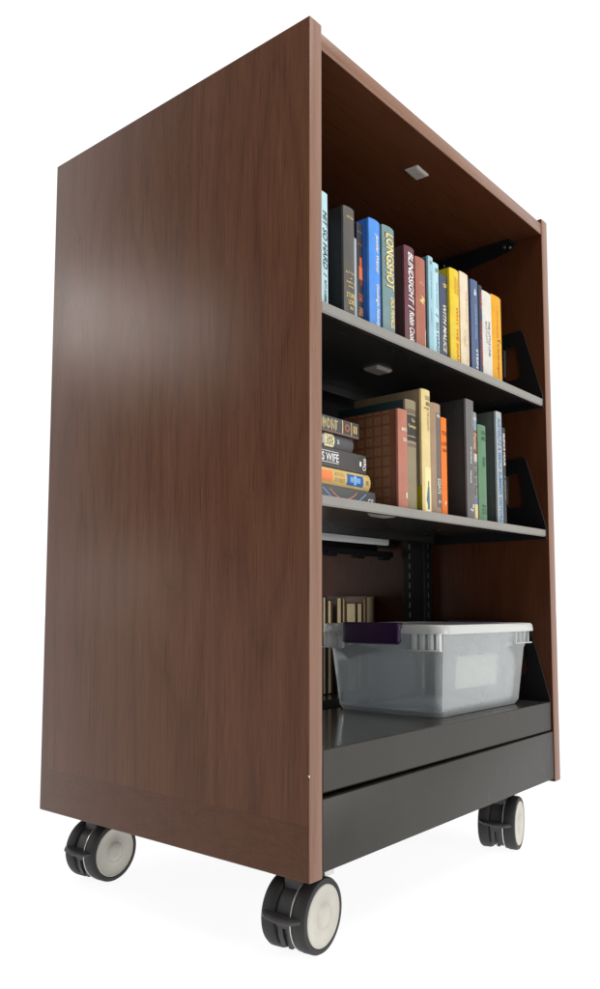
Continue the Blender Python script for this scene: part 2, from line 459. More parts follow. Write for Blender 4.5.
# shelves ---------------------------------------------------------------
def tilt(a, b):
    return lambda x: a+(b-a)*(x-T)/(W-2*T)
Z1 = tilt(0.9515, 0.9610); Z2 = tilt(0.6185, 0.6240); Z3 = tilt(0.2005, 0.1945)
XA, XB = 0.0395, 0.9225
def shelf(zf, lip, yf, yb, name, mats, flip=False, ret=0.014):
    """folded steel shelf: deck, front lip, return flange, rear flange; mats = [deck/underside, lip]"""
    th = 0.0016
    prof = [(yf+0.0028, 0), (yf+0.0008, -0.0008), (yf, -0.0028), (yf, -lip+0.003), (yf+0.003, -lip), (yf+ret, -lip), (yf+ret, -lip+th),
            (yf+0.004, -lip+th), (yf+0.0025, -lip+0.004), (yf+0.0025, -th), (yb-th, -th), (yb-th, -lip), (yb, -lip), (yb, 0)]
    if flip: prof = [(D-y, z) for y, z in prof]
    bm = bmesh.new()
    prism(bm, [(y, z) for y, z in prof], 'x', XA, XB)
    bm.normal_update()
    for v in bm.verts: v.co.z += zf(v.co.x)
    for f in bm.faces:
        c = f.calc_center_median(); yy = D-c.y if flip else c.y
        xx = c.x
        f.material_index = 1 if ((yy < yf+0.0045 or abs(yy-yf-ret) < 0.0004) and abs(f.normal.x) < .9) else 0
    o = part(name, bm, mats)
    return o
def bracket(parent, x, zf, side, yb=0.336, top=0.190, flip=False, slot=True):
    z = zf(x)
    outer = [(0.006, -0.024), (0.006, 0.006), (0.0075, 0.012), (0.056, 0.183), (0.062, top), (0.070, top+0.001), (0.14, top-0.004), (0.30, top-0.006), (yb, top-0.010), (yb, -0.024)]
    inner = [(0.066, 0.078), (0.070, 0.066), (0.078, 0.062), (0.104, 0.062), (0.109, 0.067), (0.107, 0.140), (0.103, 0.150), (0.082, 0.151), (0.076, 0.146)]
    if not slot: inner = [(0.2, 0.1), (0.204, 0.1), (0.204, 0.104), (0.2, 0.104)]
    f = (lambda y: D-y) if flip else (lambda y: y)
    bm = bmesh.new()
    plate_with_hole(bm, [(f(a), b+z) for a, b in outer], [(f(a), b+z) for a, b in inner], x-0.0010, x+0.0010)
    if slot:
        xs = -1 if side > 0 else 1
        box(bm, min(x, x+xs*0.010), max(x, x+xs*0.010), *sorted((f(0.1085), f(0.1100))), z+0.072, z+0.145)
    bm.normal_update()
    for f_ in bm.faces: f_.material_index = 0 if abs(f_.normal.x) > 0.7 else 1  # paler grey draws a painted bright line along the plate edges
    o = part('end_bracket', bm, [M['steel_black'], M['slot']], parent)
    return o
M['shelf_dark'] = paint('black_shelf_paint', (0.018, 0.0175, 0.0165), 0.24, 0.15, 0.6, 0.05, 1200)
smats = [M['shelf_dark'], M['steel_lip_lit']]
sh1 = shelf(Z1, 0.0195, 0.0065, 0.336, 'shelf', smats)
sh2 = shelf(Z2, 0.0180, 0.0065, 0.336, 'shelf', smats)
dk = shelf(Z3, 0.0700, 0.0050, 0.336, 'shelf', [M['steel_gloss'], M['steel']])
for s_, z_ in ((sh1, Z1), (sh2, Z2), (dk, Z3)):
    bracket(s_, 0.9245, z_, 1); bracket(s_, 0.0375, z_, -1)
pad(sh1, 0.432, 0.172, Z1(.43)-0.0016, 0.054, 0.040, -0.05, 0.006)
pad(sh2, 0.322, 0.082, Z2(.32)-0.0016, 0.054, 0.040, -0.05, 0.008)
# rear side shelves
for z_, mt, lp in ((Z1, smats, .0195), (Z2, smats, .018), (Z3, [M['steel_gloss'], M['steel']], .07)):
    r_ = shelf(z_, lp, 0.0065, 0.300, 'shelf', mt, flip=True)
    bracket(r_, 0.9245, z_, 1, 0.300, flip=True); bracket(r_, 0.0375, z_, -1, 0.300, flip=True)
    if z_ is Z2:
        bm = bmesh.new()      # pale strip clipped to the back flange of the rear shelf
        yb = D-0.300
        pts = rrect(0.045, 0.880, -0.021, -0.002, 0.007, 5)
        prism(bm, [(a, b+z_(a)) for a, b in pts], 'y', yb-0.0045, yb-0.0005)
        part('label_strip', bm, M['strip_pale'], r_)
        bm = bmesh.new()      # cross rail with clips beneath it
        box(bm, 0.06, 0.90, yb-0.006, yb+0.012, z_(.5)-0.052, z_(.5)-0.036, 0.002)
        for xx in (0.62, 0.74, 0.86): box(bm, xx-.02, xx+.02, yb-0.010, yb+0.008, z_(.5)-0.060, z_(.5)-0.043, 0.002)
        part('cross_rail', bm, M['steel_black'], r_)
        bm = bmesh.new()
        box(bm, 0.06, 0.90, yb+0.05, yb+0.062, z_(.5)-0.030, z_(.5)-0.012, 0.001)
        part('cross_rail', bm, M['steel_black'], r_)
# kick panel
bm = bmesh.new()
box(bm, T+0.0025, W-T-0.0015, 0.0020, 0.022, 0.0078, 0.1225, 0.0018, 2)
part('kick_panel', bm, M['steel'], smooth=True)
bm = bmesh.new()
box(bm, T+0.0025, W-T-0.0015, D-0.022, D-0.002, 0.0078, 0.1225, 0.0018, 2)
part('kick_panel', bm, M['steel'], smooth=True)
bm = bmesh.new(); box(bm, T, W-T, 0.024, D-0.024, 0.010, 0.030, 0.001); part('base_board', bm, M['steel_black'])
# added panel between the two sides, keeps rear light out of the upper bays
bm = bmesh.new(); box(bm, 0.080, 0.882, 0.405, 0.409, 0.612, 1.392, 0.001); part('light_block_panel', bm, M['steel_black'])
# slotted uprights
for x0, x1 in ((0.884, 0.926), (0.036, 0.078)):
    bm = bmesh.new(); box(bm, x0, x1, 0.345, 0.416, 0.031, 1.392, 0.003, 3)
    u = part('upright', bm, M['steel_black'], smooth=True)
    bm = bmesh.new()
    n = int((1.36-0.05)/0.027)
    xs = x0 if x0 > 0.5 else x1
    for i in range(n):
        z = 0.05+0.027*i
        box(bm, xs-0.0005, xs+0.0008, 0.390, 0.394, z, z+0.014)
    part('slot_row', bm, M['slot'], u)
    bm = bmesh.new(); xm = x0+0.021
    for i in range(n): box(bm, xm-0.0018, xm+0.0018, 0.3445, 0.3462, 0.05+0.027*i, 0.064+0.027*i)
    part('slot_row', bm, M['slot'], u)
# top cantilever plates with screws
for x, sgn in ((W-T-0.0035, -1), (T+0.0035, 1)):
    bm = bmesh.new()
    prism(bm, [(0.074, 1.3965), (0.074, 1.389), (0.080, 1.380), (0.090, 1.376), (0.345, 1.340), (0.345, 1.3965)], 'x', x-0.003, x+0.003)
    box(bm, min(x, x+sgn*0.028), max(x, x+sgn*0.028), 0.076, 0.345, 1.3925, 1.3968)
    tp = part('top_bracket', bm, M['steel_black'])
    bm = bmesh.new()
    xs = x+sgn*0.003
    for y, z in ((0.104, 1.389), (0.088, 1.384), (0.292, 1.389), (0.290, 1.374)):
        for k in range(12):
            pass
        cyl = bmesh.ops.create_cone(bm, cap_ends=True, segments=14, radius1=0.0042, radius2=0.0030, depth=0.004,
              matrix=Matrix.Translation((xs+sgn*0.002, y, z)) @ Matrix.Rotation(sgn*math.pi/2, 4, 'Y'))
    part('screw', bm, M['screw'], tp)

# casters ----------------------------------------------------------------
def caster(cx, y0, ang, cz=-0.0785, R=0.0605):
    """twin wheels on an axis along y; y0 = front face of the front wheel; pivot lies towards +x"""
    wy = 0.090
    bm = bmesh.new()
    ym = y0+wy/2
    # fender hood between the wheels
    prof = []
    for k in range(0, 25):
        aa = math.radians(60+k*(192-60)/24)
        prof.append((cx+(R-0.006)*math.cos(aa), cz+(R-0.006)*math.sin(aa)))
    prof += [(cx-0.030, cz-0.012), (cx+0.020, cz-0.008), (cx+0.030, cz+0.02)]
    prism(bm, prof, 'y', y0+0.0305, y0+wy-0.0300)
    # skirt of the hood below the pedal, split by a slot
    for ya, yb in ((y0+0.0310, y0+0.0400), (y0+0.0500, y0+wy-0.0305)):
        prism(bm, [(cx-0.052, cz-0.010), (cx-0.049, cz-0.026), (cx-0.040, cz-0.044), (cx-0.034, cz-0.047), (cx-0.030, cz-0.040), (cx-0.030, cz-0.008)], 'y', ya, yb)
    # central web and ribs hanging down behind the pedal
    prism(bm, [(cx-0.046, cz+0.03), (cx-0.046, cz-0.018), (cx-0.034, cz-0.050), (cx-0.026, cz-0.050), (cx-0.020, cz-0.02), (cx+0.02, cz-0.02), (cx+0.046, cz+0.02), (cx+0.02, cz+0.045)], 'y', ym-0.0035, ym+0.0035)
    # yoke rising to the swivel plate
    box(bm, cx-0.030, cx+0.026, y0+0.0290, y0+wy-0.0280, cz+0.040, -0.002, 0.004, 2)
    prism(bm, rrect(cx+0.010, cx+0.066, ym-0.024, ym+0.024, 0.02, 6), 'z', cz+0.050, -0.003)
    RZ = Matrix.Translation((cx, y0, 0)) @ Matrix.Rotation(math.radians(ang), 4, 'Z') @ Matrix.Translation((-cx, -y0, 0))
    def cpart(nm, bm, mt, par=None, smooth=False):
        bmesh.ops.transform(bm, matrix=RZ, verts=bm.verts[:])
        return part(nm, bm, mt, par, smooth)
    body = cpart('caster', bm, M['cplastic'], smooth=30)
    # wheels
    for ya, s_ in ((y0, 1), (y0+wy, -1)):
        c = (cx, ya, cz)
        bm = bmesh.new()
        lathe(bm, [(s_*0.0035, R-0.0105), (s_*0.0015, R-0.0080), (s_*0.0025, R-0.002), (s_*0.006, R), (s_*0.022, R), (s_*0.0265, R-0.002), (s_*0.028, R-0.006), (s_*0.028, 0.012), (s_*0.010, 0.012), (s_*0.010, R-0.0105)], c)
        wh = cpart('wheel', bm, M['rubber'], body, smooth=40)
        bm = bmesh.new()
        rg = lathe(bm, [(s_*0.0095, R-0.0104), (s_*0.0020, R-0.0106), (s_*0.0010, R-0.0120), (s_*0.0030, R-0.0145), (s_*0.0022, 0.0225), (s_*0.0014, 0.0215), (s_*0.0020, 0.0205), (s_*0.0002, 0.0185), (s_*-0.0022, 0.012), (s_*-0.0030, 0.006)], c, closed=False)
        bm.faces.new(rg[-1])
        cpart('wheel_cover', bm, M['disc'], body, smooth=50)
    bm = bmesh.new()      # pale ring between the near wheel and the housing
    lathe(bm, [(0.0284, R-0.0008), (0.0302, R-0.0008), (0.0302, R-0.010), (0.0284, R-0.010)], (cx, y0, cz))
    cpart('pale_ring', bm, M['stem'], body, smooth=50)
    # brake pedal
    bm = bmesh.new()
    top = [(cx-0.044, y0+0.006), (cx-0.060, y0+0.008), (cx-0.074, y0+0.020), (cx-0.080, ym), (cx-0.074, y0+wy-0.018), (cx-0.062, y0+wy-0.006), (cx-0.044, y0+wy-0.004)]
    def ring(z, k): return [(cx-0.044+(x-cx+0.044)*k, ym+(y-ym)*k, z) for x, y in top]
    Rr = loft(bm, [ring(cz+0.004, .92), ring(cz+0.006, 1.0), ring(cz+0.010, 1.0), ring(cz+0.0125, .90)])
    bm.faces.new(Rr[0]); bm.faces.new(Rr[-1])
    for v in bm.verts: v.co.z += -0.12*(v.co.y-ym) * -1 * 0.5
    cpart('brake_pedal', bm, M['cplastic'], body, smooth=30)
    # zinc swivel plate
    bm = bmesh.new()
    box(bm, cx+0.030, cx+0.062, ym-0.026, ym+0.026, -0.030, 0.0095, 0.002)
    cpart('swivel_plate', bm, M['stem'], body, smooth=30)
for cx, y0, ang in ((0.080, 0.035, 7.5), (0.806, 0.035, 13.7), (0.083, 0.605, 5.5), (0.806, 0.605, 4.0)):
    caster(cx, y0, ang)

# ------------------------------------------------------------------ books
def spine_y(x, w, bulge):
    u = min(1.0, abs(2*x/w)); return bulge*(u**2.4)
def make_book(w, h, d, cover, spine=None, soft=False, bulge=None, label='', group=None, loc=(0, 0, 0), rot=None,
              texts=(), bands=(), cover_mat=None, top_worn=0):
    root = empty('book', loc, label, 'book', group, rot)
    if bulge is None: bulge = 0.0012 if soft else min(0.10*w, 0.0042)
    bt = 0.0009 if soft else 0.0026
    cm = cover_mat or cloth(cover); sm = cloth(spine if spine else cover)
    # cover cross-section (x across, y deep)
    out, mat = [], []
    hw = w/2
    g = 0 if soft else 0.0014
    left = [(-hw, d), (-hw, 0.0125), (-hw+g, 0.0095), (-hw+g, 0.0075), (-hw, 0.0048+bulge)]
    n = 10
    sp = []
    for k in range(n+1):
        x = -hw+w*k/n
        sp.append((x, spine_y(x, w, bulge)))
    right = [(-x, y) for x, y in left[::-1]]
    outer = left+sp+right
    cen = len(outer)
    inner = []
    for i, (x, y) in enumerate(outer):
        if i < len(left): inner.append((x+bt, y))
        elif i >= len(left)+len(sp): inner.append((x-bt, y))
        else: inner.append((max(-hw+bt, min(hw-bt, x)), y+bt))
    bm = bmesh.new()
    rows = []
    for z in (0.0, 0.0006, h-0.0006, h):
        e = 0.0003 if z in (0.0, h) else 0.0
        rows.append(([bm.verts.new((x*(1-e/hw), y+(e if abs(x) < hw*.9 else 0), z)) for x, y in outer], [bm.verts.new((x, y, z)) for x, y in inner]))
    m = len(outer)
    def add(vs, mi):
        f = bm.faces.new(vs); f.material_index = mi
    for i in range(m-1):
        mi = 1 if len(left)-1 <= i < len(left)+len(sp) else 0
        for r in range(3):
            add((rows[r][0][i], rows[r][0][i+1], rows[r+1][0][i+1], rows[r+1][0][i]), mi)
            add((rows[r][1][i], rows[r+1][1][i], rows[r+1][1][i+1], rows[r][1][i+1]), mi)
        add((rows[0][0][i], rows[0][1][i], rows[0][1][i+1], rows[0][0][i+1]), mi)
        add((rows[3][0][i], rows[3][0][i+1], rows[3][1][i+1], rows[3][1][i]), mi)
    for i in (0, m-1):
        for r in range(3): add((rows[r][0][i], rows[r+1][0][i], rows[r+1][1][i], rows[r][1][i]), 0)
    mesh_obj('cover', bm, [cm, sm], root, smooth=30)
    bm = bmesh.new()
    iz = 0.0005 if soft else 0.0032
    box(bm, -hw+bt+0.0002, hw-bt-0.0002, bulge+0.0035, d-(0.0008 if soft else 0.004), iz, h-iz)
    mesh_obj('page_block', bm, M['pages'], root)
    # bands: (f0, f1, x0, x1, colour) pieces of colour lying on the spine
    for f0, f1, xa, xb, col in bands:
        bm = bmesh.new(); nx = 8; pr = None
        for k in range(nx+1):
            x = -hw+w*(xa+(xb-xa)*k/nx)
            y = spine_y(x, w, bulge)-0.00025
            a = bm.verts.new((x, y, h*(1-f0))); b = bm.verts.new((x, y, h*(1-f1)))
            if pr: bm.faces.new((pr[0], a, b, pr[1]))
            pr = (a, b)
        mesh_obj('spine_panel', bm, ink(col), root)
    bycol = {}
    for ti, (s, mode, f0, f1, xa, xb, col, shear) in enumerate(texts):
        if mode in 'uv':
            c_ = (xa+xb)/2; hw_ = (xb-xa)/2*1.12
            xa, xb = max(.04, c_-hw_), min(.96, c_+hw_)
        tb = text_bm(s)
        if not tb.verts: tb.free(); continue
        for v in tb.verts: v.co.x += shear*v.co.y
        x0 = min(v.co.x for v in tb.verts); x1 = max(v.co.x for v in tb.verts)
        y0 = min(v.co.y for v in tb.verts); y1 = max(v.co.y for v in tb.verts)
        # cut the letters into strips across the spine so that they follow its curve
        for k in range(1, 8):
            q = k/8
            if mode == 'h': pc, pn = (x0+(x1-x0)*q, 0, 0), (1, 0, 0)
            else: pc, pn = (0, y0+(y1-y0)*q, 0), (0, 1, 0)
            bmesh.ops.bisect_plane(tb, geom=tb.verts[:]+tb.edges[:]+tb.faces[:], plane_co=pc, plane_no=pn)
        for v in tb.verts:
            a = (v.co.x-x0)/max(1e-6, x1-x0); b = (v.co.y-y0)/max(1e-6, y1-y0)
            if mode == 'v':   X = -hw+w*(xa+(xb-xa)*b); Z = h*(1-(f0+(f1-f0)*a))
            elif mode == 'u': X = -hw+w*(xb+(xa-xb)*b); Z = h*(1-(f1+(f0-f1)*a))
            else:             X = -hw+w*(xa+(xb-xa)*a); Z = h*(1-(f1+(f0-f1)*b))
            v.co = Vector((X, spine_y(X, w, bulge)-0.0004-0.0002*ti, Z))
        bmesh.ops.triangulate(tb, faces=tb.faces[:])
        if col in bycol:
            me = bpy.data.meshes.new('x'); tb.to_mesh(me); bycol[col].from_mesh(me); bpy.data.meshes.remove(me); tb.free()
        else: bycol[col] = tb
    for col, tb in bycol.items():
        me = bpy.data.meshes.new('title'); tb.to_mesh(me); tb.free(); me.materials.append(ink(col))
        link(bpy.data.objects.new('title', me), root)
    return root

GOLD, CREAM, WHITE, BLACK = S(215, 190, 120, .9), S(235, 225, 195, .9), S(235, 235, 232, .9), (0.02, 0.02, 0.022)
RED, ORANGE = S(205, 70, 30), S(225, 110, 60)
def std(zf, x0, x1, y, ztop, **kw):
    xc = (x0+x1)/2; zb = zf(xc)+0.0006
    ang = -math.atan2(zf(0.9)-zf(0.1), 0.8)
    d = kw.pop('d', 0.165)
    return make_book(x1-x0-0.0006, ztop-zb, d, kw.pop('cover'), loc=(xc, y, zb), rot=(0, ang, 0), **kw)
G1 = 'books standing in a row on the top shelf'
Y = 0.014
R1 = [
 dict(x0=.0415, x1=.0682, y=Y, ztop=1.152, cover=S(178, 210, 218), soft=False, bulge=.002, label='pale blue book with slanted black lettering, at the left end of the top shelf row',
      texts=[('HIT SO HARD', 'v', .17, .69, .44, .88, BLACK, .25), ('/', 'v', .73, .76, .5, .8, BLACK, 0), ('PATTY SCHEMEL', 'v', .79, .99, .52, .74, BLACK, .1)]),
 dict(x0=.072, x1=.112, y=.047, ztop=1.146, cover=S(30, 62, 84), label='dark teal book pushed back between the pale blue and the big black book'),
 dict(x0=.114, x1=.1465, y=Y, ztop=1.153, cover=(0.012, 0.012, 0.013), spine=(0.085, 0.078, 0.070), label='thick black clothbound book with light painted grey on its spine, gilt lettering',  # spine is the same black cloth, greyed for the light on it
      texts=[('VICTORIA', 'h', .085, .105, .2, .85, GOLD, 0), ('by A. Cooke', 'h', .60, .625, .12, .9, GOLD, 0), ('of', 'h', .655, .67, .4, .6, GOLD, 0), ('Author of', 'h', .69, .71, .12, .9, GOLD, 0), ('lives', 'h', .73, .748, .3, .75, GOLD, 0),
             ('STORIES', 'h', .80, .845, .12, .9, GOLD, 0), ('LORD', 'h', .86, .905, .25, .85, GOLD, 0), ('IN', 'h', .925, .955, .38, .66, GOLD, 0)]),
 dict(x0=.149, x1=.1705, y=.029, ztop=1.113, cover=S(170, 178, 182), soft=True, label='short pale grey paperback squeezed beside the thick black book'),
 dict(x0=.1712, x1=.1900, y=.029, ztop=1.147, cover=(0.022, 0.025, 0.032), soft=True, label='dark paperback with a flame picture on its spine, left of the bright blue book',
      bands=[(.20, .225, 0, 1, S(90, 60, 40)), (.34, .44, .35, .75, S(190, 90, 45)), (.43, .56, .25, .85, S(205, 110, 70)), (.56, .62, .4, .8, S(120, 55, 40)), (.08, .10, 0, 1, S(70, 75, 85))],
      texts=[('STAR', 'v', .70, .78, .2, .8, S(190, 95, 60), 0), ('FIRE', 'v', .84, .92, .2, .8, S(190, 130, 90), 0)]),
 dict(x0=.191, x1=.2265, y=Y, ztop=1.160, cover=S(40, 100, 185), spine=S(72, 140, 225), bulge=.003, label='bright blue hardcover with cream script lettering along its spine',
      texts=[('Jennifer Weiner', 'v', .13, .50, .46, .80, CREAM, .2), ('Goodnight Nobody', 'v', .60, .995, .46, .80, CREAM, .2)]),
 dict(x0=.235, x1=.276, y=Y, ztop=1.164, cover=S(95, 120, 120), spine=S(112, 140, 142), label='grey green book with tall yellow outlined capitals on its spine',
      texts=[('LONGSHOT', 'v', .065, .60, .20, .88, BLACK, 0), ('LONGSHOT', 'v', .07, .595, .25, .83, S(235, 205, 130), 0), ('DICK FRANCIS', 'v', .665, .95, .52, .86, S(235, 205, 130), 0)]),
 dict(x0=.310, x1=.3465, y=Y, ztop=1.150, cover=S(60, 36, 34), spine=S(98, 48, 60), label='maroon hardcover with white slanted serif lettering, next to the rust brown book',
      texts=[('BLINDSIGHT', 'v', .06, .60, .30, .76, WHITE, .25), ('|', 'v', .625, .655, .25, .8, WHITE, .2), ('Robin Cook', 'v', .68, .995, .32, .78, WHITE, .25)]),
 dict(x0=.350, x1=.3872, y=Y, ztop=1.141, cover=S(165, 98, 78), label='rust brown book with a gilt ornament in the middle of its spine',
      bands=[(.47, .475, .30, .8, GOLD), (.486, .49, .25, .72, GOLD)],
      texts=[('o', 'v', .27, .31, .3, .7, S(195, 135, 110), 0), ('~', 'v', .43, .52, .3, .8, GOLD, .4), ('Thornton', 'v', .79, .99, .74, .92, CREAM, 0)]),
 dict(x0=.396, x1=.4143, y=Y, ztop=1.157, cover=S(60, 95, 120), spine=S(150, 190, 202), soft=False, bulge=.0012, label='narrow light blue book with a dark blue cover beside the rust brown book',
      texts=[('the long way back home', 'v', .15, .45, .4, .62, S(95, 125, 140), 0), ('a memoir', 'v', .55, .7, .4, .6, S(110, 140, 150), 0)], bands=[(.05, .08, .3, .7, S(120, 110, 115))]),
 dict(x0=.415, x1=.4375, y=Y, ztop=1.150, cover=S(176, 212, 220), bulge=.0018, label='pale blue book lettered in black low on its spine, middle of the top row',
      texts=[('SO HARD', 'v', .655, .985, .34, .72, BLACK, 0), ('/', 'v', .565, .60, .3, .7, BLACK, 0), ('Patty Schemel', 'v', .22, .5, .4, .62, S(90, 120, 130), 0), ('m', 'v', .06, .10, .3, .7, S(70, 90, 100), 0)]),
 dict(x0=.454, x1=.4855, y=.0225, ztop=1.141, cover=(0.02, 0.024, 0.035), spine=S(66, 76, 100), bulge=.002, label='navy book with slanted cream capitals, tight against the yellow book',
      texts=[('WITH MALICE', 'v', .36, .93, .34, .74, CREAM, .3), ('B', 'v', .10, .15, .45, .85, GOLD, 0)]),
 dict(x0=.486, x1=.5255, y=Y, ztop=1.163, cover=S(165, 150, 18), spine=S(222, 192, 40), label='bright yellow hardcover with red lettering, right of the navy book',
      texts=[('WHY WE SNAP', 'v', .40, 1.0, .50, .74, RED, 0), ('DOUGLAS', 'v', .09, .26, .38, .55, S(200, 140, 40), 0), ('FIELDS', 'v', .10, .27, .64, .80, S(200, 140, 40), 0)]),
 dict(x0=.526, x1=.5625, y=Y, ztop=1.168, cover=S(215, 195, 165), spine=S(222, 205, 178), bulge=.0015, label='cream book with small gilt lettering between the yellow and the slate blue books',
      texts=[('THE ENGLISH WAY OF LIFE', 'v', .18, .95, .66, .80, S(190, 160, 100), 0), ('H. KENT', 'v', .62, .80, .36, .5, S(190, 160, 100), 0)]),
 dict(x0=.5635, x1=.5765, y=.022, ztop=1.172, cover=S(72, 82, 104), soft=True, label='thin blue grey paperback with red lettering left of the slate blue book',
      texts=[('NIGHT', 'v', .12, .28, .25, .85, S(190, 70, 50), 0), ('WATCHMAN STORY', 'v', .38, .92, .2, .9, S(200, 75, 50), 0)]),
 dict(x0=.577, x1=.610, y=Y, ztop=1.167, cover=S(60, 75, 105), spine=S(78, 96, 130), soft=False, bulge=.003, label='slate blue book with a small white emblem at the top of its spine',
      texts=[('&', 'h', .10, .17, .32, .62, WHITE, 0), ('COURAGE of love', 'v', .27, .65, .40, .58, S(150, 170, 195), 0), ('STEIN', 'v', .76, .97, .42, .68, WHITE, 0)]),
 dict(x0=.611, x1=.6265, y=Y, ztop=1.163, cover=S(52, 60, 78), soft=True, label='dark slate paperback with orange lettering between the slate blue and white books',
      texts=[('HOUSE OF', 'v', .08, .27, .3, .8, S(195, 85, 60), 0), ('WIND SHADOW', 'v', .40, .92, .3, .8, S(195, 85, 60), 0)]),
 dict(x0=.627, x1=.6725, y=Y, ztop=1.157, cover=S(205, 202, 194), spine=S(212, 209, 200), bulge=.002, label='off-white book with thin dark lettering beside the orange book',
      texts=[('THE LITTLE LINE', 'v', .34, .76, .56, .74, S(60, 60, 75), 0), ('BARTLETT', 'v', .36, .62, .28, .42, S(150, 148, 145), 0)]),
 dict(x0=.673, x1=.723, y=Y, ztop=1.162, cover=S(200, 125, 8), spine=S(222, 158, 2), bulge=.003, label='orange yellow book at the right end of the top shelf row',
      texts=[('A Year in the Mountains', 'v', .12, .50, .45, .58, S(190, 120, 20), 0), ('(', 'v', .515, .545, .46, .80, S(60, 30, 50), 0), ('to be the kingdom', 'v', .56, .97, .42, .62, S(150, 85, 20), 0)]),
]
for b in R1:
    b['group'] = G1; std(Z1, **b)

G2 = 'books standing on the middle shelf'
TAN = S(150, 135, 105)
R2 = [
 dict(x0=.281, x1=.3135, y=Y, ztop=.813, d=.160, cover=(0.10, 0.03, 0.014), spine=S(178, 112, 92), cover_mat=M['grid'], bulge=.003, label='red brown book with rows of gilt squares on its cover and a salmon spine',
      texts=[('MARTIN', 'h', .185, .222, .30, .92, CREAM, 0), ('EDEN', 'h', .29, .325, .42, .86, CREAM, 0), ('8', 'h', .84, .90, .62, .88, CREAM, 0)]),
 dict(x0=.3175, x1=.3565, y=.020, ztop=.840, d=.172, cover=(0.010, 0.030, 0.036), spine=S(140, 128, 100), label='dark teal book with a ribbed tan spine and black title panel',
      bands=[(.085, .125, 0, 1, S(105, 90, 75)), (.14, .375, .02, .98, (0.03, 0.028, 0.028)), (.40, .43, 0, 1, S(110, 92, 80)), (.33, .337, .05, .95, GOLD)],
      texts=[('The', 'h', .17, .20, .4, .75, GOLD, 0), ('Tempest', 'h', .225, .265, .14, .92, GOLD, 0)]),
 dict(x0=.3655, x1=.3985, y=Y, ztop=.870, d=.172, cover=S(122, 106, 82), spine=S(218, 196, 138), bulge=.003, label='tallest cream book on the middle shelf, a small blue figure at its foot',
      bands=[(.64, .999, .2, 1, S(226, 206, 152)), (.15, .16, .2, .8, S(120, 105, 80))],
      texts=[('OLD', 'h', .05, .085, .32, .9, S(100, 85, 60), 0), ('MEN', 'h', .10, .135, .40, .9, S(100, 85, 60), 0), ('IN THE COUNTRY', 'v', .15, .34, .52, .78, S(150, 130, 90), 0)]),
 dict(x0=.4065, x1=.4465, y=.018, ztop=.851, d=.165, cover=S(130, 85, 70), spine=S(158, 130, 104), label='tan book with a grey spine panel crossed by pale lines, beside the orange paperback',
      bands=[(.085, .945, .42, .96, S(98, 92, 92))]+[(f, f+.006, .42, .96, S(175, 165, 150)) for f in (.26, .44, .56, .66, .83)],
      texts=[('mm', 'h', .10, .125, .5, .9, CREAM, 0), ('ESSAYS', 'v', .685, .82, .5, .9, S(200, 195, 185), 0), ('IV', 'h', .88, .905, .55, .85, CREAM, 0)]),
 dict(x0=.4545, x1=.478, y=.024, ztop=.829, d=.150, cover=S(236, 118, 6), soft=True, bulge=.002, label='bright orange paperback on the middle shelf',
      texts=[('THE', 'h', .14, .185, .1, .95, S(120, 55, 10), 0), ('LOST', 'h', .25, .29, .1, .95, S(120, 55, 10), 0), ('DAY', 'h', .32, .355, .2, .9, S(120, 55, 10), 0), ('p', 'h', .86, .90, .35, .6, WHITE, 0)]),
 dict(x0=.542, x1=.5765, y=Y, ztop=.885, d=.165, cover=(0.022, 0.021, 0.021), spine=S(105, 103, 102), bulge=.001, label='large dark grey book with a broad flat spine, right of the orange paperback',
      texts=[('M Ginsberg', 'v', .40, .54, .46, .62, WHITE, 0), ('cloud', 'v', .60, .70, .40, .54, WHITE, 0), ('small press', 'v', .10, .22, .70, .84, S(170, 170, 170), 0), ('a', 'h', .88, .91, .6, .8, WHITE, 0), ('ny', 'h', .92, .945, .3, .75, WHITE, 0)]),
 dict(x0=.578, x1=.597, y=.018, ztop=.863, d=.15, cover=(0.02, 0.07, 0.07), spine=S(140, 138, 128), soft=True, label='thin paperback with a spine in bands of blue, brown and cream',
      bands=[(.02, .17, 0, 1, S(120, 140, 155)), (.17, .39, 0, 1, S(120, 72, 52)), (.39, .46, 0, 1, S(185, 180, 165)), (.80, .86, 0, 1, S(90, 110, 140)), (.86, .99, 0, 1, S(205, 185, 130))],
      texts=[('Pioneer', 'v', .20, .36, .2, .8, S(200, 170, 140), 0), ('A Life on Foot', 'v', .48, .78, .2, .75, S(80, 80, 75), 0), ('NOVA', 'h', .05, .08, .1, .9, WHITE, 0)]),
 dict(x0=.5985, x1=.636, y=Y, ztop=.838, d=.13, cover=S(50, 82, 60), spine=S(92, 132, 98), label='sage green clothbound book with dark stamped lettering',
      texts=[('OLD', 'h', .06, .10, .3, .85, S(45, 75, 50), 0), ('HILL', 'h', .12, .16, .3, .85, S(45, 75, 50), 0), ('ROSA', 'v', .34, .44, .4, .72, S(50, 80, 55), 0), ('& CO', 'v', .84, .94, .3, .75, S(60, 90, 62), 0)]),
 dict(x0=.683, x1=.711, y=Y, ztop=.884, d=.15, cover=S(68, 76, 72), spine=S(165, 172, 172), bulge=.0012, label='tall book with a white spine covered in blue lettering near the right end',
      texts=[('AUSTERLITZ & SEBALD', 'v', .06, .52, .26, .74, S(50, 110, 170), 0), ('SUMMER VISITORS', 'v', .54, .99, .26, .74, S(50, 110, 170), 0)]),
 dict(x0=.7115, x1=.7275, y=.014, ztop=.850, d=.13, cover=(0.03, 0.03, 0.031), soft=True, label='narrow black paperback with white lettering at the right end of the middle shelf',
      texts=[('SILENCE HOUR', 'v', .06, .40, .25, .8, WHITE, 0), ('J. MARCH', 'v', .5, .75, .3, .7, S(150, 150, 150), 0)]),
]
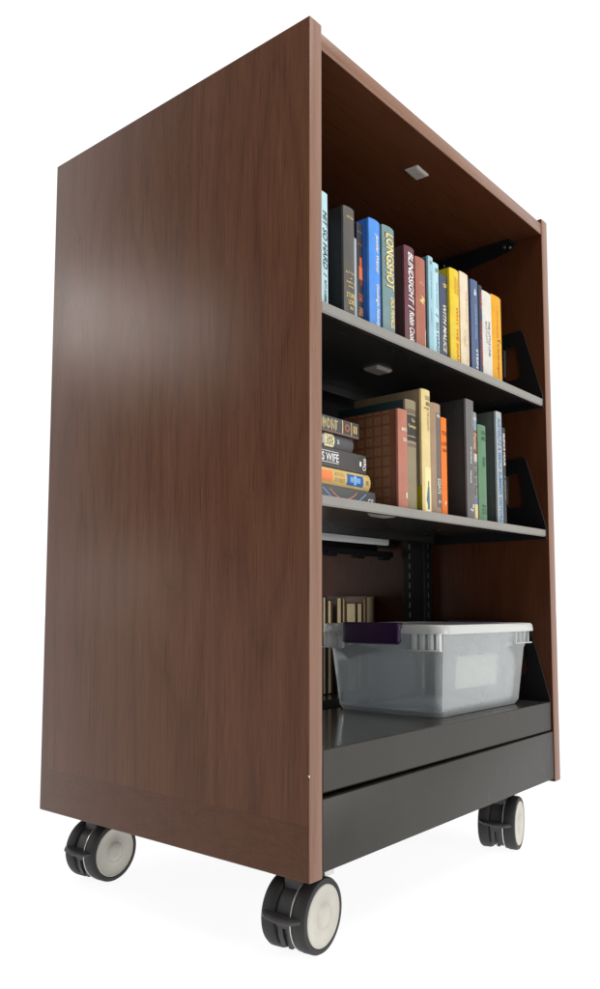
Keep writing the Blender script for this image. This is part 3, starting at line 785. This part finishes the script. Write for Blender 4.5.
for b in R2:
    b['group'] = G2
    o = std(Z2, **b)
    if 'tallest cream' in b['label']:
        w_, h_ = .0324, o.children[0].dimensions.z
        bm = bmesh.new()          # little blue walking figure printed on the spine
        hh = .870-Z2(.38)
        sil = [(-.002, .004), (.0015, .004), (.002, .030), (.0035, .004), (.0065, .004), (.006, .036), (.0055, .048), (.004, .052), (.0048, .056), (.004, .062), (.0015, .063), (.0002, .058), (.0008, .053), (-.001, .048), (-.0025, .036), (-.0055, .024), (-.0045, .021), (-.0015, .029)]
        v_ = [bm.verts.new((x, -.0004+spine_y(x, .0324, .003), z)) for x, z in sil]
        bm.faces.new(v_); bmesh.ops.triangulate(bm, faces=bm.faces[:])
        mesh_obj('printed_figure', bm, ink(S(70, 110, 125)), o)
        bm = bmesh.new()
        v_ = [bm.verts.new((-.01652, y, z)) for y, z in ((.004, .004), (.018, .004), (.018, .050), (.004, .052))]
        bm.faces.new(v_); mesh_obj('printed_patch', bm, ink(S(150, 140, 20)), o)

# lying stack: head to the left, front cover up
G3 = 'books lying in a stack on the middle shelf'
def lying(z0, z1, xr, length, y, **kw):
    th = z1-z0
    # local +x -> world +z, local +z -> world -x
    return make_book(th-0.0006, length, kw.pop('d', .125), kw.pop('cover'), loc=(xr, y, (z0+z1)/2), rot=(0, -math.pi/2, 0), group=G3, **kw)
zs = Z2(.15)+0.0006
K = .052
lying(zs, zs+.0285, .254, .206, K, cover=S(72, 72, 74), spine=S(88, 88, 90), bulge=.0012, label='grey book with curved orange and blue lines on its spine, bottom of the lying stack',
      texts=[('cs', 'v', .88, .965, .05, .5, S(190, 190, 190), 0)])
lying(zs+.0290, zs+.0600, .236, .190, K-.002, cover=S(214, 186, 118), bulge=.0055, soft=True, label='cream yellow paperback with a blue spine picture, second lowest in the lying stack',
      bands=[(.22, .40, .16, .80, S(228, 130, 76)), (.62, .88, .14, .82, S(42, 92, 160)), (.67, .83, .34, .66, S(120, 165, 205)), (.73, .77, .2, .78, S(175, 205, 220))],
      texts=[('MYSTERY', 'v', .43, .59, .55, .78, S(190, 160, 95), 0), ('STORIES', 'v', .43, .59, .22, .45, S(190, 160, 95), 0), ('RR', 'v', .925, .97, .35, .6, S(140, 130, 90), 0)])
lying(zs+.0605, zs+.0955, .226, .182, K, cover=(0.040, 0.038, 0.038), spine=S(76, 73, 72), bulge=.0015, label='thick charcoal book with white capitals between white lines, middle of the lying stack',
      bands=[(.10, .535, .80, .83, WHITE), (.10, .535, .22, .25, WHITE), (.88, .91, .36, .62, WHITE)],
      texts=[("PILOT'S WIFE", 'v', .02, .535, .32, .72, WHITE, 0), ('Oats', 'h', .93, .985, .16, .84, WHITE, 0)])
lying(zs+.0960, zs+.1225, .186, .142, K, cover=(0.05, 0.05, 0.051), spine=S(84, 84, 85), bulge=.005, label='dark grey book with a torn cream spine label, second from the top of the stack',
      bands=[(.42, .60, .06, .96, S(226, 214, 168)), (.36, .42, .2, .8, S(170, 165, 150))],
      texts=[('ENDING', 'h', .44, .58, .2, .8, S(60, 60, 60), 0), ('a', 'v', .65, .70, .35, .62, S(180, 180, 180), 0)])
lying(zs+.1230, zs+.1520, .200, .158, K-.002, cover=S(112, 82, 74), spine=S(72, 70, 70), bulge=.001, label='old brown book with a gilt panelled dark spine, on top of the lying stack',
      bands=[(f, f+.012, .14, .9, S(170, 160, 135)) for f in (.30, .34, .42, .49, .55)]+[(.68, .695, .06, .96, GOLD), (.85, .862, .06, .96, GOLD), (.0, 1.0, .0, .10, S(120, 90, 82))],
      texts=[('MONT', 'v', .32, .60, .25, .8, S(170, 155, 110), 0), ('o', 'v', .72, .82, .3, .75, S(150, 95, 75), 0), ('II', 'v', .89, .95, .3, .75, GOLD, 0)])
# curved lines printed on the bottom book
for o in [x for x in COL.objects if x.get('label', '').startswith('grey book with curved')]:
    def arc(pts, wd, col):
        bm = bmesh.new(); pr = None
        for i, (x, z) in enumerate(pts):
            a = bm.verts.new((x-wd, spine_y(x, .028, .0012)-.0005, z)); b = bm.verts.new((x+wd, spine_y(x, .028, .0012)-.0005, z))
            if pr: bm.faces.new((pr[0], a, b, pr[1]))
            pr = (a, b)
        mesh_obj('printed_line', bm, ink(col), o)
    arc([(-.008+.00000+.020*((z-.098)/.045)**2, z) for z in [.058+.004*k for k in range(21)] if -.008+.020*((z-.098)/.045)**2 < .0135], .0010, S(215, 130, 105))
    arc([(-.010+.8*(z-.130)*0.8, z) for z in [.130+.004*k for k in range(8)] if -.010+.64*(z-.130) < .0135], .0012, S(110, 165, 220))
    arc([(-.010+.8*(.058-z)*0.8, z) for z in [.058-.004*k for k in range(8)] if -.010+.64*(.058-z) < .0135], .0012, S(110, 165, 220))

# rear side books, fore-edges towards us (spines face the other side)
G4 = 'books on the rear base shelf showing their page edges'
zb = Z3(.8)+0.0006
rear = [(.640, .664, .452, S(70, 52, 46), 'rear book behind the bin, leftmost of those showing page edges'), (.685, .7035, .459, S(60, 45, 42), 'book with thick cream page edges at the left end of the rear row'),
        (.706, .7275, .450, S(96, 66, 56), 'shorter cream-paged book second in the rear row behind the bin'), (.746, .771, .458, S(98, 72, 58), 'cream-paged book left of the gap-topped brown boards in the rear row'),
        (.7715, .787, .457, S(110, 84, 68), 'thin brown book behind the purple bin latch in the rear row'), (.788, .8365, .443, S(86, 52, 42), 'thick cream-paged book in the middle of the rear row'),
        (.838, .866, .443, S(80, 48, 40), 'dark-paged book right of the thick cream-paged one in the rear row'), (.867, .8825, .456, S(120, 96, 78), 'thin tan book beside the last brown board of the rear row'),
        (.883, .9225, .461, S(122, 80, 62), 'brown book at the right end of the rear row')]
for x0, x1, zt, c, lb in rear[1:]:
    w_ = x1-x0; hh = zt-zb
    dd = .16 if 'right end' not in lb else .17
    make_book(w_-.0006, hh, dd, c, label=lb, group=G4, loc=((x0+x1)/2, .54+dd, zb), rot=(0, 0, math.pi), soft=False)

# ------------------------------------------------------------------ storage bin
bz = Z3(.65)+0.0008
sb = empty('storage_bin', (0.665, 0.195, bz), 'clear plastic storage bin with purple latches standing on the base shelf', 'storage bin', rot=(0, -math.atan2(Z3(.9)-Z3(.1), .8), 0))
BX, BY, BZ = 0.665, 0.195, bz
def L(x, y, z): return (x-BX, y-BY, z-bz)
zt = 0.380
def rl(x0, x1, y0, y1, r, z, n=8): return [L(x, y, z) for x, y in rrect(x0, x1, y0, y1, r, n)]
bm = bmesh.new()
b0 = (0.4745, 0.853, 0.050, 0.325); b1 = (0.4600, 0.876, 0.037, 0.345)
def ip(t): return tuple(a+(b-a)*t for a, b in zip(b0, b1))
def ins(r, k): return (r[0]+k, r[1]-k, r[2]+k, r[3]-k)
levels = [0, .06, .12, .3, .5, .75, .76, .98]
lo = [rl(*ins(b0, .006), .020, bz)]
for tq in levels[1:]:
    e = 0.0015 if tq >= .76 else 0
    lo.append(rl(*ins(ip(tq), -e), .022, bz+(zt-bz)*tq))
li = []
for tq in levels[::-1][:-1]:
    e = 0.0015 if tq >= .76 else 0
    li.append(rl(*ins(ip(tq), .0022-e), .020, bz+(zt-bz)*tq))
li.append(rl(*ins(b0, .010), .016, bz+.0025))
RR = loft(bm, lo+li); bm.faces.new(RR[0][::-1]); bm.faces.new(RR[-1])
mesh_obj('tub', bm, M['tub'], sb, smooth=40)
# skirt pieces with ribs at the corners, under the rim
rim = (0.4470, 0.9050, 0.027, 0.360)
def skirt(x0, x1, y0, y1, z0, z1): 
    a = L(x0, y0, z0); b = L(x1, y1, z1); box(bm, a[0], b[0], a[1], b[1], a[2], b[2], 0.0012, 2)
for y0, y1 in ((.034, .118), (.292, .352)):
    bm = bmesh.new()
    for k in range(4):
        yy = y0+(y1-y0)*(.06+.24*k); skirt(.4505, .4620, yy-.0038, yy+.0038, .3385, .374)
    skirt(.4505, .4620, y0, y1, .3365, .3395)
    mesh_obj('corner_skirt', bm, M['lid'], sb, smooth=30)
bm = bmesh.new()
for k in range(4): skirt(.795+.022*k, .7985+.022*k, .0305, .0385, .345, .374)
skirt(.79, .880, .0300, .0390, .3425, .3455)
mesh_obj('corner_skirt', bm, M['lid'], sb, smooth=30)
bm = bmesh.new()
zl = .3725; zh = .392
loops = [rl(*ins(rim, .004), .034, zl+.001), rl(*rim, .036, zl), rl(*ins(rim, -.001), .036, zl+.002), rl(*ins(rim, .001), .036, zh-.004), rl(*ins(rim, .004), .034, zh-.0006), rl(*ins(rim, .009), .030, zh), rl(*ins(rim, .016), .026, zh-.003), rl(*ins(rim, .022), .022, zh-.003)]
inn = [rl(*ins(rim, .022), .022, zh-.0055), rl(*ins(rim, .008), .030, zh-.0050), rl(*ins(rim, .0045), .032, zl+.004)]
RR = loft(bm, loops+inn, close_ring=True)
RR2 = [bm.verts.new(p) for p in rl(*ins(rim, .0222), .022, zh-.003)]; bm.faces.new(RR2)
# soft wave along the long front edge
for v in bm.verts:
    wx = v.co.x+BX
    if v.co.y+BY < .06: v.co.z += -0.0030*math.sin(math.pi*min(1, max(0, (wx-.45)/.45)))*0.6
mesh_obj('lid', bm, M['lid'], sb, smooth=40)
# purple latches on both short ends
for xs, sg in ((.4455, -1), (.9065, 1)):
    bm = bmesh.new()
    prof = [(.002, .396), (.006, .3955), (.0085, .392), (.0085, .358), (.0065, .3515), (.002, .349), (-.0015, .351), (.003, .357), (.004, .389), (-.012, .3925), (-.012, .3955)]
    n = 12; ys = [.126, .127, .129, .133] + [.15, .17, .19, .21, .23, .25, .268] + [.277, .281, .283, .284]
    loops = []
    for y in ys:
        e = max(0, (.133-y)/.007, (y-.277)/.007); k = 1-.35*e*e
        loops.append([L(xs+sg*x*(1 if x < 0 else k), y, .373+(z-.373)*k) for x, z in prof])
    RR = loft(bm, loops); bm.faces.new(RR[0]); bm.faces.new(RR[-1])
    mesh_obj('latch', bm, M['purple'], sb, smooth=35)
# cream paper card behind the front wall
bm = bmesh.new()
a = L(.548, .0550, .252); b = L(.735, .0556, .322)
vs = [bm.verts.new(p) for p in ((a[0], a[1], a[2]), (b[0], a[1], a[2]), (b[0], a[1]-.0045, b[2]), (a[0], a[1]-.0045, b[2]))]
f = bm.faces.new(vs); e = bmesh.ops.extrude_face_region(bm, geom=[f])
for g in e['geom']:
    if isinstance(g, bmesh.types.BMVert): g.co.y += .0005
mesh_obj('paper_card', bm, M['card'], sb)

# ------------------------------------------------------------------ render settings
vs_ = sc.view_settings
sc.display_settings.display_device = 'sRGB'
vs_.view_transform = 'Standard'; vs_.look = 'None'; vs_.exposure = 0; vs_.gamma = 1
sc.render.engine = 'CYCLES'
sc.cycles.max_bounces = 10; sc.cycles.transparent_max_bounces = 16
sc.cycles.use_denoising = True
sc.cycles.sample_clamp_indirect = 6
